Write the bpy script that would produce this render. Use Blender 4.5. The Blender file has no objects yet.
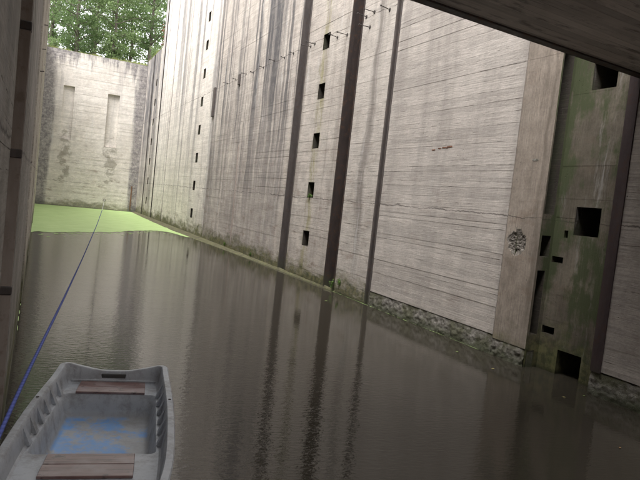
import bpy, bmesh, math, random
from mathutils import Vector, Matrix, noise as mnoise
R_ = math.radians
S = bpy.context.scene
C = S.collection

# ------------------------------------------------------------------ camera
CAM_H = 2.31
YAW, PITCH, ROLL, FPX = R_(26.17), R_(-3.48), R_(6.21), 584.09
fwd = Vector((math.sin(YAW)*math.cos(PITCH), math.cos(YAW)*math.cos(PITCH), math.sin(PITCH)))
rt = Vector((math.cos(YAW), -math.sin(YAW), 0)); up = rt.cross(fwd)
r2 = math.cos(ROLL)*rt + math.sin(ROLL)*up
u2 = -math.sin(ROLL)*rt + math.cos(ROLL)*up
cd = bpy.data.cameras.new('camera'); cam = bpy.data.objects.new('camera', cd); C.objects.link(cam)
cd.sensor_width = 36; cd.lens = FPX/640*36; cd.clip_start = 0.03; cd.clip_end = 2000
m = Matrix((r2, u2, -fwd)).transposed().to_4x4(); m.translation = Vector((0, 0, CAM_H)); cam.matrix_world = m
S.camera = cam

# ------------------------------------------------------------------ overcast sky, soft sun, exposure
SUN_EL, SUN_AZ = R_(60), R_(-118)            # azimuth from +Y towards +X
w = bpy.data.worlds.new('World'); S.world = w; w.use_nodes = True
nt = w.node_tree; nt.nodes.clear()
sky = nt.nodes.new('ShaderNodeTexSky'); sky.sky_type = 'NISHITA'; sky.sun_disc = False
sky.sun_elevation = SUN_EL; sky.sun_rotation = SUN_AZ; sky.air_density = 1.0; sky.dust_density = 4.0
hs = nt.nodes.new('ShaderNodeHueSaturation'); hs.inputs['Saturation'].default_value = 0.07
bg = nt.nodes.new('ShaderNodeBackground'); bg.inputs['Strength'].default_value = 0.15
wo = nt.nodes.new('ShaderNodeOutputWorld')
nt.links.new(sky.outputs[0], hs.inputs['Color']); nt.links.new(hs.outputs[0], bg.inputs['Color']); nt.links.new(bg.outputs[0], wo.inputs[0])
sl = bpy.data.lights.new('sun', 'SUN'); sun = bpy.data.objects.new('sun', sl); C.objects.link(sun)
sl.energy = 1.2; sl.angle = R_(40); sl.color = (1, .98, .96)
sd = Vector((math.sin(SUN_AZ)*math.cos(SUN_EL), math.cos(SUN_AZ)*math.cos(SUN_EL), math.sin(SUN_EL)))
sun.rotation_euler = sd.to_track_quat('Z', 'Y').to_euler(); sun.location = (0, 0, 40)
vs = S.view_settings; vs.view_transform = 'Standard'; vs.look = 'None'; vs.gamma = 1; vs.use_curve_mapping = False
vs.exposure = 2.0

# ------------------------------------------------------------------ object helpers
def link(o, parent=None):
    C.objects.link(o)
    if parent: o.parent = parent
    return o
def tag(o, label=None, cat=None, group=None, kind=None):
    if label: o['label'] = label
    if cat: o['category'] = cat
    if group: o['group'] = group
    if kind: o['kind'] = kind
    return o
def empty(name, loc=(0, 0, 0), rz=0, parent=None):
    o = bpy.data.objects.new(name, None); o.location = loc; o.rotation_euler = (0, 0, rz); return link(o, parent)
def mesh_obj(name, verts, faces, mat, parent=None, smooth=False):
    me = bpy.data.meshes.new(name); me.from_pydata([tuple(v) for v in verts], [], faces); me.update()
    if mat: me.materials.append(mat)
    if smooth: me.polygons.foreach_set('use_smooth', [True]*len(me.polygons))
    return link(bpy.data.objects.new(name, me), parent)
class MB:
    def __init__(s): s.v = []; s.f = []
    def quad(s, a, b, c, d):
        n = len(s.v); s.v += [a, b, c, d]; s.f.append((n, n+1, n+2, n+3))
    def box(s, x0, x1, y0, y1, z0, z1, ch=0.0):
        bm = bmesh.new(); bmesh.ops.create_cube(bm, size=1)
        for v in bm.verts: v.co = Vector(((x0+x1)/2+v.co.x*(x1-x0), (y0+y1)/2+v.co.y*(y1-y0), (z0+z1)/2+v.co.z*(z1-z0)))
        if ch: bmesh.ops.bevel(bm, geom=bm.edges[:], offset=ch, segments=1, affect='EDGES')
        s.addbm(bm)
    def addbm(s, bm):
        n = len(s.v); bm.verts.ensure_lookup_table(); bm.verts.index_update()
        s.v += [tuple(v.co) for v in bm.verts]; s.f += [tuple(n+v.index for v in f.verts) for f in bm.faces]; bm.free()
    def tube(s, pts, rads, n=8):
        pts = [Vector(p) for p in pts]; b = len(s.v); ref = Vector((0.31, 0.17, 0.93))
        for i, p in enumerate(pts):
            t = (pts[min(i+1, len(pts)-1)]-pts[max(i-1, 0)]).normalized()
            a = t.cross(ref)
            if a.length < .05: a = t.cross(Vector((1, 0, 0)))
            a.normalize(); c = t.cross(a)
            r = rads[i] if hasattr(rads, '__len__') else rads
            for k in range(n):
                q = 2*math.pi*k/n; s.v.append(tuple(p+a*math.cos(q)*r+c*math.sin(q)*r))
        for i in range(len(pts)-1):
            for k in range(n):
                s.f.append((b+i*n+k, b+i*n+(k+1) % n, b+(i+1)*n+(k+1) % n, b+(i+1)*n+k))
        s.f.append(tuple(b+k for k in reversed(range(n)))); s.f.append(tuple(b+(len(pts)-1)*n+k for k in range(n)))
    def build(s, name, mat, parent=None, smooth=False): return mesh_obj(name, s.v, s.f, mat, parent, smooth)

# ------------------------------------------------------------------ node helpers
class G:
    def __init__(s, name):
        s.m = bpy.data.materials.new(name); s.m.use_nodes = True; s.t = s.m.node_tree; s.t.nodes.clear()
        s.out = s.t.nodes.new('ShaderNodeOutputMaterial'); s.b = s.t.nodes.new('ShaderNodeBsdfPrincipled')
        s.t.links.new(s.b.outputs[0], s.out.inputs[0])
    def set(s, sock, v):
        if isinstance(v, bpy.types.NodeSocket): s.t.links.new(v, sock)
        elif isinstance(v, (tuple, list)) and len(v) == 3 and sock.type == 'RGBA': sock.default_value = (*v, 1)
        else: sock.default_value = v
    def p(s, name, v): s.set(s.b.inputs[name], v)
    def math(s, op, a, b=0.0, c=0.0, clamp=False):
        n = s.t.nodes.new('ShaderNodeMath'); n.operation = op; n.use_clamp = clamp
        for i, x in enumerate((a, b, c)): s.set(n.inputs[i], x)
        return n.outputs[0]
    def pos(s, obj=False):
        if obj: v = s.t.nodes.new('ShaderNodeTexCoord').outputs['Object']
        else: v = s.t.nodes.new('ShaderNodeNewGeometry').outputs['Position']
        n = s.t.nodes.new('ShaderNodeSeparateXYZ'); s.set(n.inputs[0], v); return v, n.outputs[0], n.outputs[1], n.outputs[2]
    def xyz(s, x, y, z):
        n = s.t.nodes.new('ShaderNodeCombineXYZ')
        for i, q in enumerate((x, y, z)): s.set(n.inputs[i], q)
        return n.outputs[0]
    def noise(s, vec, scale=1, detail=4, rough=.55, dist=0):
        n = s.t.nodes.new('ShaderNodeTexNoise'); s.set(n.inputs['Vector'], vec)
        n.inputs['Scale'].default_value = scale; n.inputs['Detail'].default_value = detail; n.inputs['Roughness'].default_value = rough; n.inputs['Distortion'].default_value = dist
        return n.outputs['Fac']
    def white(s, vec):
        n = s.t.nodes.new('ShaderNodeTexWhiteNoise'); n.noise_dimensions = '3D'; s.set(n.inputs['Vector'], vec); return n.outputs['Value']
    def voro(s, vec, scale, feature='F1'):
        n = s.t.nodes.new('ShaderNodeTexVoronoi'); n.feature = feature; s.set(n.inputs['Vector'], vec); n.inputs['Scale'].default_value = scale; return n.outputs['Distance']
    def rng(s, x, a, b, c=0.0, d=1.0, smooth=False):
        n = s.t.nodes.new('ShaderNodeMapRange'); n.clamp = True
        if smooth: n.interpolation_type = 'SMOOTHSTEP'
        for i, q in enumerate((x, a, b, c, d)): s.set(n.inputs[i], q)
        return n.outputs[0]
    def mix(s, f, a, b, mode='MIX'):
        n = s.t.nodes.new('ShaderNodeMix'); n.data_type = 'RGBA'; n.blend_type = mode
        s.set(n.inputs[0], f); s.set(n.inputs[6], a); s.set(n.inputs[7], b); return n.outputs[2]
    def val(s, col, f):      # multiply colour by a float
        n = s.t.nodes.new('ShaderNodeVectorMath'); n.operation = 'SCALE'; s.set(n.inputs[0], col); s.set(n.inputs['Scale'], f); return n.outputs[0]
    def bump(s, hgt, strength=.5, dist=.01, prev=None):
        n = s.t.nodes.new('ShaderNodeBump'); s.set(n.inputs['Height'], hgt); n.inputs['Strength'].default_value = strength; n.inputs['Distance'].default_value = dist
        if prev: s.set(n.inputs['Normal'], prev)
        return n.outputs[0]

BH = 0.105   # form board height

def concrete(name, a=(.43, .41, .40), b=(.34, .32, .31), streak=.5, streak_z=(1, 12), streak_t=(.50, .62), dark=(.12, .115, .12), efflo=.3, brown=.3, brown_z=(6, 1),
             moss=.6, moss_h=.55, green=0.0, boards=1.0, cracks=(2.47, 7.27), seed=0.0, edge_x=False, lines=.55, vert=False, mottle=1.0, stain_y=None):
    g = G(name); v, x, y, z = g.pos()
    h = g.math('ADD', g.math('ADD', x, y), seed*17.3)
    P = g.xyz(h, g.math('MULTIPLY', seed, 3.1), z)
    big = g.noise(P, .55, 5, .6)
    col = g.mix(g.rng(big, .35, .65), a, b)
    # each cast board: own tone
    bz, bh = (g.math('ADD', h, 0.031), z) if vert else (z, h)
    bi = g.math('FLOOR', g.math('DIVIDE', bz, BH))
    seg = g.math('FLOOR', g.math('ADD', g.math('DIVIDE', bh, 3.7), g.math('MULTIPLY', g.white(g.xyz(bi, seed, 3.0)), 5.0)))
    tone = g.white(g.xyz(bi, seg, seed))
    tone = g.rng(tone, 0, 1, 1-.07*boards, 1+.06*boards)
    # board grain
    grain = g.noise(g.xyz(g.math('MULTIPLY', bh, 2.2), bi, g.math('MULTIPLY', bz, 42)), 1, 4, .6)
    tone = g.math('MULTIPLY', tone, g.math('ADD', 1.0, g.math('MULTIPLY', g.rng(grain, .3, .7, -.24, .16), g.rng(g.noise(P, .8, 5, .7), .35, .62, .25, 1.15))))
    fine = g.noise(P, 26, 3, .6)
    tone = g.math('MULTIPLY', tone, g.rng(fine, .3, .7, .9, 1.08))
    mot = g.noise(P, 2.6, 9, .72)
    tone = g.math('MULTIPLY', tone, g.rng(mot, .3, .7, 1-.32*mottle, 1+.2*mottle))
    col = g.mix(1.0, g.val(col, tone), (.97, .925, .87), 'MULTIPLY')
    # seams between boards: broken dark lines, now and then a pale fin
    fr = g.math('FRACT', g.math('DIVIDE', bz, BH))
    wob = g.noise(g.xyz(g.math('MULTIPLY', bh, 3.0), bi, seed), 1, 3, .6)
    d = g.math('ABSOLUTE', g.math('SUBTRACT', fr, .5))
    seam = g.rng(d, g.math('SUBTRACT', .5, g.rng(wob, .48, .75, 0.0, .14)), .5)
    gate = g.rng(g.noise(g.xyz(g.math('MULTIPLY', bh, .35), g.math('MULTIPLY', bi, 5.3), seed+9), 1, 2), .44, .58)
    seam = g.math('MULTIPLY', seam, gate)
    col = g.mix(g.math('MULTIPLY', seam, lines), col, (.07, .06, .055))
    dash = g.rng(g.noise(g.xyz(g.math('MULTIPLY', bh, 1.7), g.math('MULTIPLY', bi, 3.71), seed+2), 1, 5, .7), .51, .60)
    dash = g.math('MULTIPLY', dash, g.rng(d, g.rng(mot, .35, .65, .44, .24), .48))
    col = g.mix(g.math('MULTIPLY', dash, .16+.5*brown), col, (.115, .092, .076))
    fin = g.math('MULTIPLY', g.rng(d, .465, .49), g.rng(g.noise(g.xyz(g.math('MULTIPLY', bh, .3), g.math('MULTIPLY', bi, 7.7), seed+4), 1, 2), .56, .66))
    col = g.mix(g.math('MULTIPLY', fin, .16*boards), col, (.58, .56, .54))
    # run-off streaks
    hw = g.math('ADD', h, g.rng(g.noise(g.xyz(h, seed, g.math('MULTIPLY', z, .6)), .9, 4, .6), .25, .75, -.13, .13))
    st = g.noise(g.xyz(g.math('MULTIPLY', hw, .95), seed*2+5, g.math('MULTIPLY', z, .035)), 1, 5, .62)
    st2 = g.noise(g.xyz(g.math('MULTIPLY', hw, 4.0), seed*2+1, g.math('MULTIPLY', z, .09)), 1, 3, .6)
    stm = g.rng(g.math('ADD', g.math('MULTIPLY', st, .72), g.math('MULTIPLY', st2, .28)), streak_t[0], streak_t[1], smooth=True)
    zz = g.rng(g.math('ADD', z, g.rng(big, .3, .7, -2, 2)), streak_z[0], streak_z[1], .12, 1.0)
    stm = g.math('MULTIPLY', g.math('MULTIPLY', stm, g.rng(mot, .25, .5, .6, 1.0)), g.math('MULTIPLY', zz, streak))
    col = g.mix(stm, col, dark)
    ef = g.noise(g.xyz(g.math('MULTIPLY', hw, 2.4), seed*2+8, g.math('MULTIPLY', z, .22)), 1, 7, .72)
    ef = g.math('MULTIPLY', g.rng(ef, .58, .68), efflo)
    col = g.mix(ef, col, (.60, .585, .57))
    # brown iron blotches along boards, stronger low down
    br = g.noise(g.xyz(g.math('MULTIPLY', h, 1.3), seed*5+2, g.math('MULTIPLY', z, 3.2)), 1, 6, .68)
    brm = g.math('MULTIPLY', g.rng(br, .54, .68), g.rng(z, brown_z[0], brown_z[1], .15, 1.0))
    col = g.mix(g.math('MULTIPLY', brm, brown), col, (.17, .11, .075))
    if stain_y is not None:   # yellow-green run-off below the row of niches
        sy_ = g.math('ABSOLUTE', g.math('SUBTRACT', g.math('ADD', y, g.rng(g.noise(P, 1.3, 5, .7), .25, .75, -.25, .25)), stain_y))
        sm_ = g.math('MULTIPLY', g.rng(sy_, .30, .08), g.rng(g.noise(g.xyz(g.math('MULTIPLY', h, 5), 4.4, g.math('MULTIPLY', z, .7)), 1, 5, .7), .42, .6))
        col = g.mix(g.math('MULTIPLY', sm_, .65), col, (.27, .25, .10))
    # pour joints: irregular dark cracks
    for i, cz in enumerate(cracks):
        off = g.noise(g.xyz(h, i*7.7, seed), 1.4, 5, .7)
        dz = g.math('ABSOLUTE', g.math('SUBTRACT', z, g.rng(off, .2, .8, cz-.06, cz+.06)))
        wd = g.rng(g.noise(g.xyz(h, i*3.3+2, seed), 2.3, 3), .35, .7, .004, .03)
        cm = g.math('SUBTRACT', 1.0, g.math('DIVIDE', dz, wd), clamp=True)
        col = g.mix(g.math('MULTIPLY', cm, .85), col, (.05, .04, .035))
    # pores
    po = g.voro(P, 9.0)
    pm = g.math('MULTIPLY', g.rng(po, .10, .05), g.rng(g.noise(P, 1.1, 2), .5, .62))
    col = g.mix(g.math('MULTIPLY', pm, .7), col, (.06, .055, .05))
    # moss and algae
    if green > 0:
        gn = g.math('ADD', g.math('MULTIPLY', g.noise(g.xyz(g.math('MULTIPLY', h, 2.4), seed, g.math('MULTIPLY', z, .5)), 1, 6, .7), .6), g.math('MULTIPLY', g.noise(P, 1.6, 7, .72), .4))
        col = g.mix(g.math('MULTIPLY', g.rng(gn, .47, .54), green), col, (.062, .075, .035))
    edge = g.math('SUBTRACT', z, g.rng(g.noise(g.xyz(g.math('MULTIPLY', h, .45), seed, z), 2.4, 7, .72), .25, .75, -moss_h*.8, moss_h*.8))
    mm = g.math('MULTIPLY', g.rng(edge, moss_h, moss_h*.25), moss)
    mcol = g.mix(g.rng(g.noise(P, 7, 5, .7), .4, .6), (.055, .06, .03), (.16, .15, .07))
    col = g.mix(mm, col, mcol)
    col = g.mix(g.rng(z, .07, .0, 0, .8), col, (.03, .033, .018))
    if edge_x:   # the end wall: weathered crown and corners
        n5 = g.noise(g.xyz(g.math('MULTIPLY', x, 2.2), 0, g.math('MULTIPLY', z, .22)), 1, 5, .65)
        top = g.rng(g.math('ADD', z, g.rng(n5, .3, .7, -2.3, 1.3)), 10.5, 11.7)
        lf = g.rng(g.math('ADD', x, g.rng(n5, .3, .7, -.25, .25)), .85, .5)
        rg = g.rng(g.math('ADD', x, g.rng(n5, .3, .7, -.2, .2)), 6.55, 6.8)
        e = g.math('MAXIMUM', top, g.math('MAXIMUM', lf, rg))
        spk = g.rng(g.noise(P, 6, 6, .75), .3, .7, .35, 1.0)
        col = g.mix(g.math('MULTIPLY', e, spk), col, (.115, .105, .115))
        # damp patches under the two niches
        for (cx, cz) in ((1.72, 4.0), (5.1, 3.7)):
            q = g.math('ADD', g.math('POWER', g.math('DIVIDE', g.math('SUBTRACT', x, cx), .55), 2.0), g.math('POWER', g.math('DIVIDE', g.math('SUBTRACT', z, cz), 2.3), 2.0))
            q = g.math('MULTIPLY', g.rng(g.math('ADD', q, g.rng(g.noise(P, 2.0, 5, .7), .3, .7, -.9, 1.6)), 1.0, .3), .5)
            col = g.mix(q, col, (.13, .115, .08))
    g.p('Base Color', col); g.p('Roughness', g.rng(z, .05, .5, .45, .88))
    g.p('Specular IOR Level', .25)
    hg = g.math('ADD', g.math('MULTIPLY', fine, .4), g.math('MULTIPLY', grain, .8))
    hg = g.math('SUBTRACT', hg, g.math('MULTIPLY', seam, 1.0))
    hg = g.math('SUBTRACT', hg, g.math('MULTIPLY', pm, 2.0))
    g.p('Normal', g.bump(hg, .5, .012))
    return g.m

M = {}
M['near'] = concrete('concrete_near', (.50, .475, .46), (.42, .395, .385), streak=.35, brown=.22, boards=1.2, moss=.35, moss_h=.4, seed=1, lines=.3, mottle=.5)
M['big'] = concrete('concrete_board_marked', (.54, .515, .50), (.465, .44, .425), streak=.6, streak_z=(-3, 7), streak_t=(.46, .64), dark=(.24, .215, .195), brown=.2, boards=1.6, moss=.3, moss_h=.35, efflo=.2, seed=2, lines=.3, mottle=.5)
M['strip'] = concrete('concrete_pale_strip', (.58, .555, .535), (.49, .465, .445), streak=.75, streak_z=(-3, 5), dark=(.17, .15, .135), brown=.45, efflo=.5, boards=.6, moss=.9, moss_h=.6, seed=3, mottle=.7)
M['hole'] = concrete('concrete_niche_panel', (.58, .555, .53), (.49, .46, .44), streak=.75, streak_z=(-3, 7), streak_t=(.47, .6), dark=(.18, .155, .13), brown=.55, brown_z=(5, .8), efflo=.5, moss=.95, moss_h=.65, seed=4, mottle=.8, stain_y=16.06)
M['dark'] = concrete('concrete_streaked', (.56, .53, .505), (.45, .42, .40), streak=1.0, streak_z=(-1, 7.5), streak_t=(.42, .54), dark=(.10, .095, .098), brown=.5, efflo=.8, moss=.95, moss_h=.7, seed=5, mottle=.8)
M['far'] = concrete('concrete_bright', (.72, .70, .685), (.63, .605, .59), streak=.9, streak_z=(-2, 8), streak_t=(.48, .58), dark=(.23, .215, .21), brown=.5, brown_z=(6, 1), efflo=.5, moss=.95, moss_h=.75, seed=6, mottle=.6, lines=.35)
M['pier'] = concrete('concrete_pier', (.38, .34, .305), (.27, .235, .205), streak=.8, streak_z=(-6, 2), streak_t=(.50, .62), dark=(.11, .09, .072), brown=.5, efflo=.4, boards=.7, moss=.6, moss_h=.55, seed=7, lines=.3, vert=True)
M['moss'] = concrete('concrete_mossy_shaded', (.20, .18, .15), (.095, .085, .068), streak=.8, streak_z=(-6, 1), dark=(.045, .04, .03), brown=.3, efflo=.35, green=.9, boards=.7, moss=.8, moss_h=.9, seed=8, lines=.3, vert=True)  # real moss, with the recess's deep shade also put into the base colours
M['end'] = concrete('concrete_end_wall', (.72, .70, .685), (.63, .605, .58), streak=.55, streak_z=(3, 11), dark=(.24, .22, .22), brown=.6, brown_z=(7, 2), efflo=.4, moss=.7, moss_h=.6, cracks=(3.45, 1.95), seed=9, edge_x=True, mottle=.6, lines=.35)
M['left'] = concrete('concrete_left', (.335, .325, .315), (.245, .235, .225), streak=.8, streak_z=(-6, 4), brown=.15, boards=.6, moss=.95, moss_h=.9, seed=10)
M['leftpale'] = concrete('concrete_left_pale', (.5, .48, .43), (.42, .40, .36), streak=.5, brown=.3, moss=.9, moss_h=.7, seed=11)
M['holeshade'] = concrete('hole_shade_lining', (.075, .068, .058), (.045, .04, .034), streak=.5, streak_z=(-9, 0), dark=(.02, .018, .015), brown=.3, green=.3, boards=.2, seed=12)  # near-black colour paints the shade inside the wall holes
def rough_concrete(mossy=.8, lo=(.10, .09, .075), hi=(.30, .28, .25)):
    g = G('honeycombed_concrete'); v, x, y, z = g.pos()
    P = v
    n1 = g.noise(P, 9, 6, .75); n2 = g.noise(P, 2.5, 4, .6)
    col = g.mix(g.rng(n1, .38, .62), lo, hi)
    col = g.mix(g.math('MULTIPLY', g.rng(n2, .42, .58), mossy), col, (.085, .085, .045))
    col = g.mix(g.math('MULTIPLY', g.rng(z, .2, .05), .8), col, (.05, .055, .028))
    g.p('Base Color', col); g.p('Roughness', .85); g.p('Normal', g.bump(g.noise(P, 22, 5, .75), .9, .02)); return g.m
M['rubble'] = rough_concrete(); M['broken'] = rough_concrete(.1, (.13, .112, .095), (.22, .195, .17))

def steel(name, a, b, rust=(.10, .045, .02), ramt=.5, rough=.6):
    g = G(name); v, x, y, z = g.pos()
    P = g.xyz(g.math('MULTIPLY', x, 3.0), g.math('MULTIPLY', y, 3.0), g.math('MULTIPLY', z, .5))
    n = g.noise(P, 2.5, 6, .65); n2 = g.noise(v, 9, 6, .7)
    col = g.mix(g.rng(n, .35, .65), a, b); col = g.mix(g.math('MULTIPLY', g.rng(n2, .52, .64), ramt), col, rust)
    col = g.mix(g.rng(z, .5, .05, 0, .7), col, (.05, .055, .03))
    g.p('Base Color', col); g.p('Roughness', g.rng(n2, .3, .7, rough-.1, rough+.2)); g.p('Normal', g.bump(n2, .35, .006)); return g.m
M['steel'] = steel('rusted_steel_brown', (.026, .018, .016), (.045, .031, .027))
M['steelgrey'] = steel('weathered_steel_grey', (.06, .05, .048), (.10, .083, .076), rust=(.08, .05, .036))
M['steelred'] = steel('red_primer_steel', (.04, .025, .028), (.06, .04, .04), ramt=.25)
M['jambbrown'] = steel('brown_stained_jamb', (.34, .29, .255), (.25, .205, .175), rust=(.16, .115, .09), ramt=.5)
M['joint'] = steel('dark_joint_filler', (.035, .03, .028), (.06, .05, .045), ramt=.2, rough=.8)

# ------------------------------------------------------------------ wall panels
def panel(name, mat, parent, face, a0, a1, z0, z1, axis='X', sgn=1, holes=(), thick=1.3, amp=.004, seed=0, seglen=3.7, sides=(1, 1)):
    """Board-marked slab. axis 'X': face at x=face, runs along y; solid lies towards sgn. holes: (a0,a1,z0,z1,depth)."""
    rng = random.Random(seed*91+7)
    def P(a, z, d): return (face+sgn*d, a, z) if axis == 'X' else (a, face+sgn*d, z)
    zs = {z0, z1}; k = math.ceil(z0/BH)
    while k*BH < z1:
        if k*BH > z0+.02: zs.add(k*BH)
        k += 1
    as_ = {a0, a1}
    n = max(1, round((a1-a0)/seglen))
    for i in range(1, n): as_.add(a0+(a1-a0)*i/n+rng.uniform(-.3, .3))
    for hh in holes: as_ |= {hh[0], hh[1]}; zs |= {hh[2], hh[3]}
    zs = sorted(zs); as_ = sorted(as_)
    zs = [q for i, q in enumerate(zs) if i == 0 or q-zs[i-1] > .0005]
    mb = MB(); off = {}; hole_faces = []
    flip = (sgn == 1) == (axis == 'X')
    def quad(*p): mb.quad(*(p if not flip else p[::-1]))
    nz, na = len(zs)-1, len(as_)-1
    boff = {}
    for j in range(nz):
        bi = math.floor((zs[j]+zs[j+1])/2/BH)
        for i in range(na):
            am, zm = (as_[i]+as_[i+1])/2, (zs[j]+zs[j+1])/2
            if any(q[0] < am < q[1] and q[2] < zm < q[3] for q in holes): off[i, j] = None; continue
            key = (bi, min(range(n), key=lambda t: abs(a0+(a1-a0)*(t+.5)/n-am)))
            if key not in boff: boff[key] = rng.uniform(0, amp)
            off[i, j] = boff[key]
    for j in range(nz):
        for i in range(na):
            o = off[i, j]
            if o is None: continue
            quad(P(as_[i], zs[j], o), P(as_[i+1], zs[j], o), P(as_[i+1], zs[j+1], o), P(as_[i], zs[j+1], o))
            if j+1 < nz and off[i, j+1] is not None and off[i, j+1] != o:
                o2 = off[i, j+1]; quad(P(as_[i], zs[j+1], o), P(as_[i+1], zs[j+1], o), P(as_[i+1], zs[j+1], o2), P(as_[i], zs[j+1], o2))
            if i+1 < na and off[i+1, j] is not None and off[i+1, j] != o:
                o2 = off[i+1, j]; quad(P(as_[i+1], zs[j], o), P(as_[i+1], zs[j], o2), P(as_[i+1], zs[j+1], o2), P(as_[i+1], zs[j+1], o))
    e = amp
    if sides[0]: quad(P(a0, z0, thick), P(a0, z0, e*0), P(a0, z1, 0), P(a0, z1, thick))
    if sides[1]: quad(P(a1, z0, 0), P(a1, z0, thick), P(a1, z1, thick), P(a1, z1, 0))
    quad(P(a0, z1, 0), P(a1, z1, 0), P(a1, z1, thick), P(a0, z1, thick))
    quad(P(a1, z0, thick), P(a0, z0, thick), P(a0, z1, thick), P(a1, z1, thick))
    for (b0, b1, c0, c1, dp) in holes:
        f0 = len(mb.f)
        quad(P(b0, c0, dp), P(b1, c0, dp), P(b1, c1, dp), P(b0, c1, dp))
        quad(P(b0, c0, 0), P(b1, c0, 0), P(b1, c0, dp), P(b0, c0, dp))
        quad(P(b0, c1, dp), P(b1, c1, dp), P(b1, c1, 0), P(b0, c1, 0))
        quad(P(b0, c0, 0), P(b0, c0, dp), P(b0, c1, dp), P(b0, c1, 0))
        quad(P(b1, c0, dp), P(b1, c0, 0), P(b1, c1, 0), P(b1, c1, dp))
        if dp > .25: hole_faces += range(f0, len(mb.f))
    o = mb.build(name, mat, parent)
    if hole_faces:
        o.data.materials.append(M['holeshade'])
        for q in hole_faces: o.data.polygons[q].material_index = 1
    return o

XR, TOP, LOW, ZB = 7.40, 16.5, 12.3, -1.0
rw = empty('lock_wall', (0, 0, 0))
tag(rw, 'tall pale board-marked concrete lock wall with dark steel grooves on the right', 'wall')
def chan(y0, y1, depth, mat, z0=ZB, z1=TOP, proud=.012, lip=.05, face=XR, sgn=1, parent=rw, name='guide_channel'):
    mb = MB(); X = lambda d: face+sgn*d
    def bx(d0, d1, ya, yb): xa, xb = sorted((X(d0), X(d1))); mb.box(xa, xb, ya, yb, z0, z1)
    bx(-proud, depth, y0, y0+lip); bx(-proud, depth, y1-lip, y1); bx(depth-.02, depth+.2, y0+lip, y1-lip)
    return mb.build(name, mat, parent)
def jointstrip(y0, y1, d0=.05, mat='joint', z1=TOP, face=XR, sgn=1, parent=rw):
    mb = MB(); xa, xb = sorted((face+sgn*d0, face+sgn*1.0)); mb.box(xa, xb, y0, y1, ZB, z1)
    return mb.build('joint_strip', M[mat], parent)
def holes_col(y, zs, wd, ht, dp): return [(y-wd/2, y+wd/2, q-ht/2, q+ht/2, dp) for q in zs]

panel('wall_panel', M['near'], rw, XR, -12, 5.55, .36, TOP, seed=1)
mb = MB(); mb.box(XR-.02, XR+.30, 5.55, 5.72, .34, TOP); corner_steel = mb.build('corner_angle', M['steelred'], rw)
D = .30
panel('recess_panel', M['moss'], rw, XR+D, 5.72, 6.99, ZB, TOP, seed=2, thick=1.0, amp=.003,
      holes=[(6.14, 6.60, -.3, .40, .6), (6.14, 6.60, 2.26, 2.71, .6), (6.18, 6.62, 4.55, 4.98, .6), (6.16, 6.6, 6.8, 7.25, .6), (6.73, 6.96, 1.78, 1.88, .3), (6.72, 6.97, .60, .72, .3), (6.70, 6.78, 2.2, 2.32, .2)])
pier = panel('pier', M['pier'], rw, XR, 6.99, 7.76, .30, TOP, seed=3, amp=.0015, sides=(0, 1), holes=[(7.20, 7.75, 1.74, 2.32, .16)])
panel('wall_panel', M['big'], rw, XR, 7.77, 12.02, .36, TOP, seed=4, amp=.005)
chan(12.02, 12.26, .10, M['steelgrey'], lip=.06, proud=.006)
panel('wall_panel', M['strip'], rw, XR, 12.26, 13.88, ZB, TOP, seed=5, amp=.003)
chan(13.88, 14.56, .34, M['steel'])
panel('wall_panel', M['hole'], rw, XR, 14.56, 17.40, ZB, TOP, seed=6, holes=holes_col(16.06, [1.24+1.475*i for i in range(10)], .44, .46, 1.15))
chan(17.40, 18.04, .24, M['steelgrey'])
panel('wall_panel', M['dark'], rw, XR, 18.04, 28.15, ZB, TOP, seed=7)
jointstrip(28.15, 28.24)
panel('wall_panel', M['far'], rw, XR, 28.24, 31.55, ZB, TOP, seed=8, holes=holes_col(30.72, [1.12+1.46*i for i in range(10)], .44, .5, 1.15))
jointstrip(31.55, 31.60, .03, 'steelgrey')
panel('wall_panel', M['far'], rw, XR, 31.60, 34.7, ZB, TOP, seed=9)
jointstrip(34.7, 34.82, .02, 'steelgrey')
panel('wall_panel', M['far'], rw, XR, 34.82, 38.8, ZB, TOP, seed=10)
jointstrip(38.8, 39.05, .03, 'steelgrey')
panel('wall_panel', M['far'], rw, XR, 39.05, 42.55, ZB, TOP, seed=11)
chan(42.55, 42.95, .25, M['joint'], proud=0)
panel('wall_panel', M['far'], rw, XR, 42.95, 43.7, ZB, TOP, seed=12)
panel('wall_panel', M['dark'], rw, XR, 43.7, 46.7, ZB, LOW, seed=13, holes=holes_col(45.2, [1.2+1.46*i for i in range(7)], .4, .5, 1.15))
chan(46.7, 47.1, .25, M['joint'], z1=LOW, proud=0)
panel('wall_panel', M['dark'], rw, XR, 47.1, 50.6, ZB, LOW, seed=14)

# honeycombed foot of the near wall, real relief
def rubble(y0, y1, z1, parent, thick=.0, seed=0):
    ny = max(4, int((y1-y0)/.022)); nz = 26; V = []; F = []
    za = -.15
    for j in range(nz+1):
        for i in range(ny+1):
            y = y0+(y1-y0)*i/ny; t = j/nz
            zt = z1+.07*mnoise.noise(Vector((y*2.3, seed, 4.1)))+.03*mnoise.noise(Vector((y*9, seed, 1.1)))
            z = za+(zt-za)*t
            q = Vector((y*5, z*6, seed)); d = mnoise.fractal(q*1.8, .9, 2.0, 5)*.020+mnoise.noise(q*6)*.007
            e = min(1, t*6)*min(1, (1-t)*5+.0)
            V.append((XR+.012-.03*(1-t)-.5*0+d*e*.9, y, z))
    for j in range(nz):
        for i in range(ny):
            a = j*(ny+1)+i; F.append((a+ny+1, a+ny+2, a+1, a))
    # closing back block
    o = mesh_obj('rough_foot', V, F, M['rubble'], parent, smooth=True)
    mb = MB(); mb.box(XR+.06, XR+1.2, y0, y1, ZB, z1+.2); c = mb.build('foot_core', M['rubble'], parent)
    return o
rubble(-12 if False else 1.5, 5.72, .36, rw, seed=1)
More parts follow.
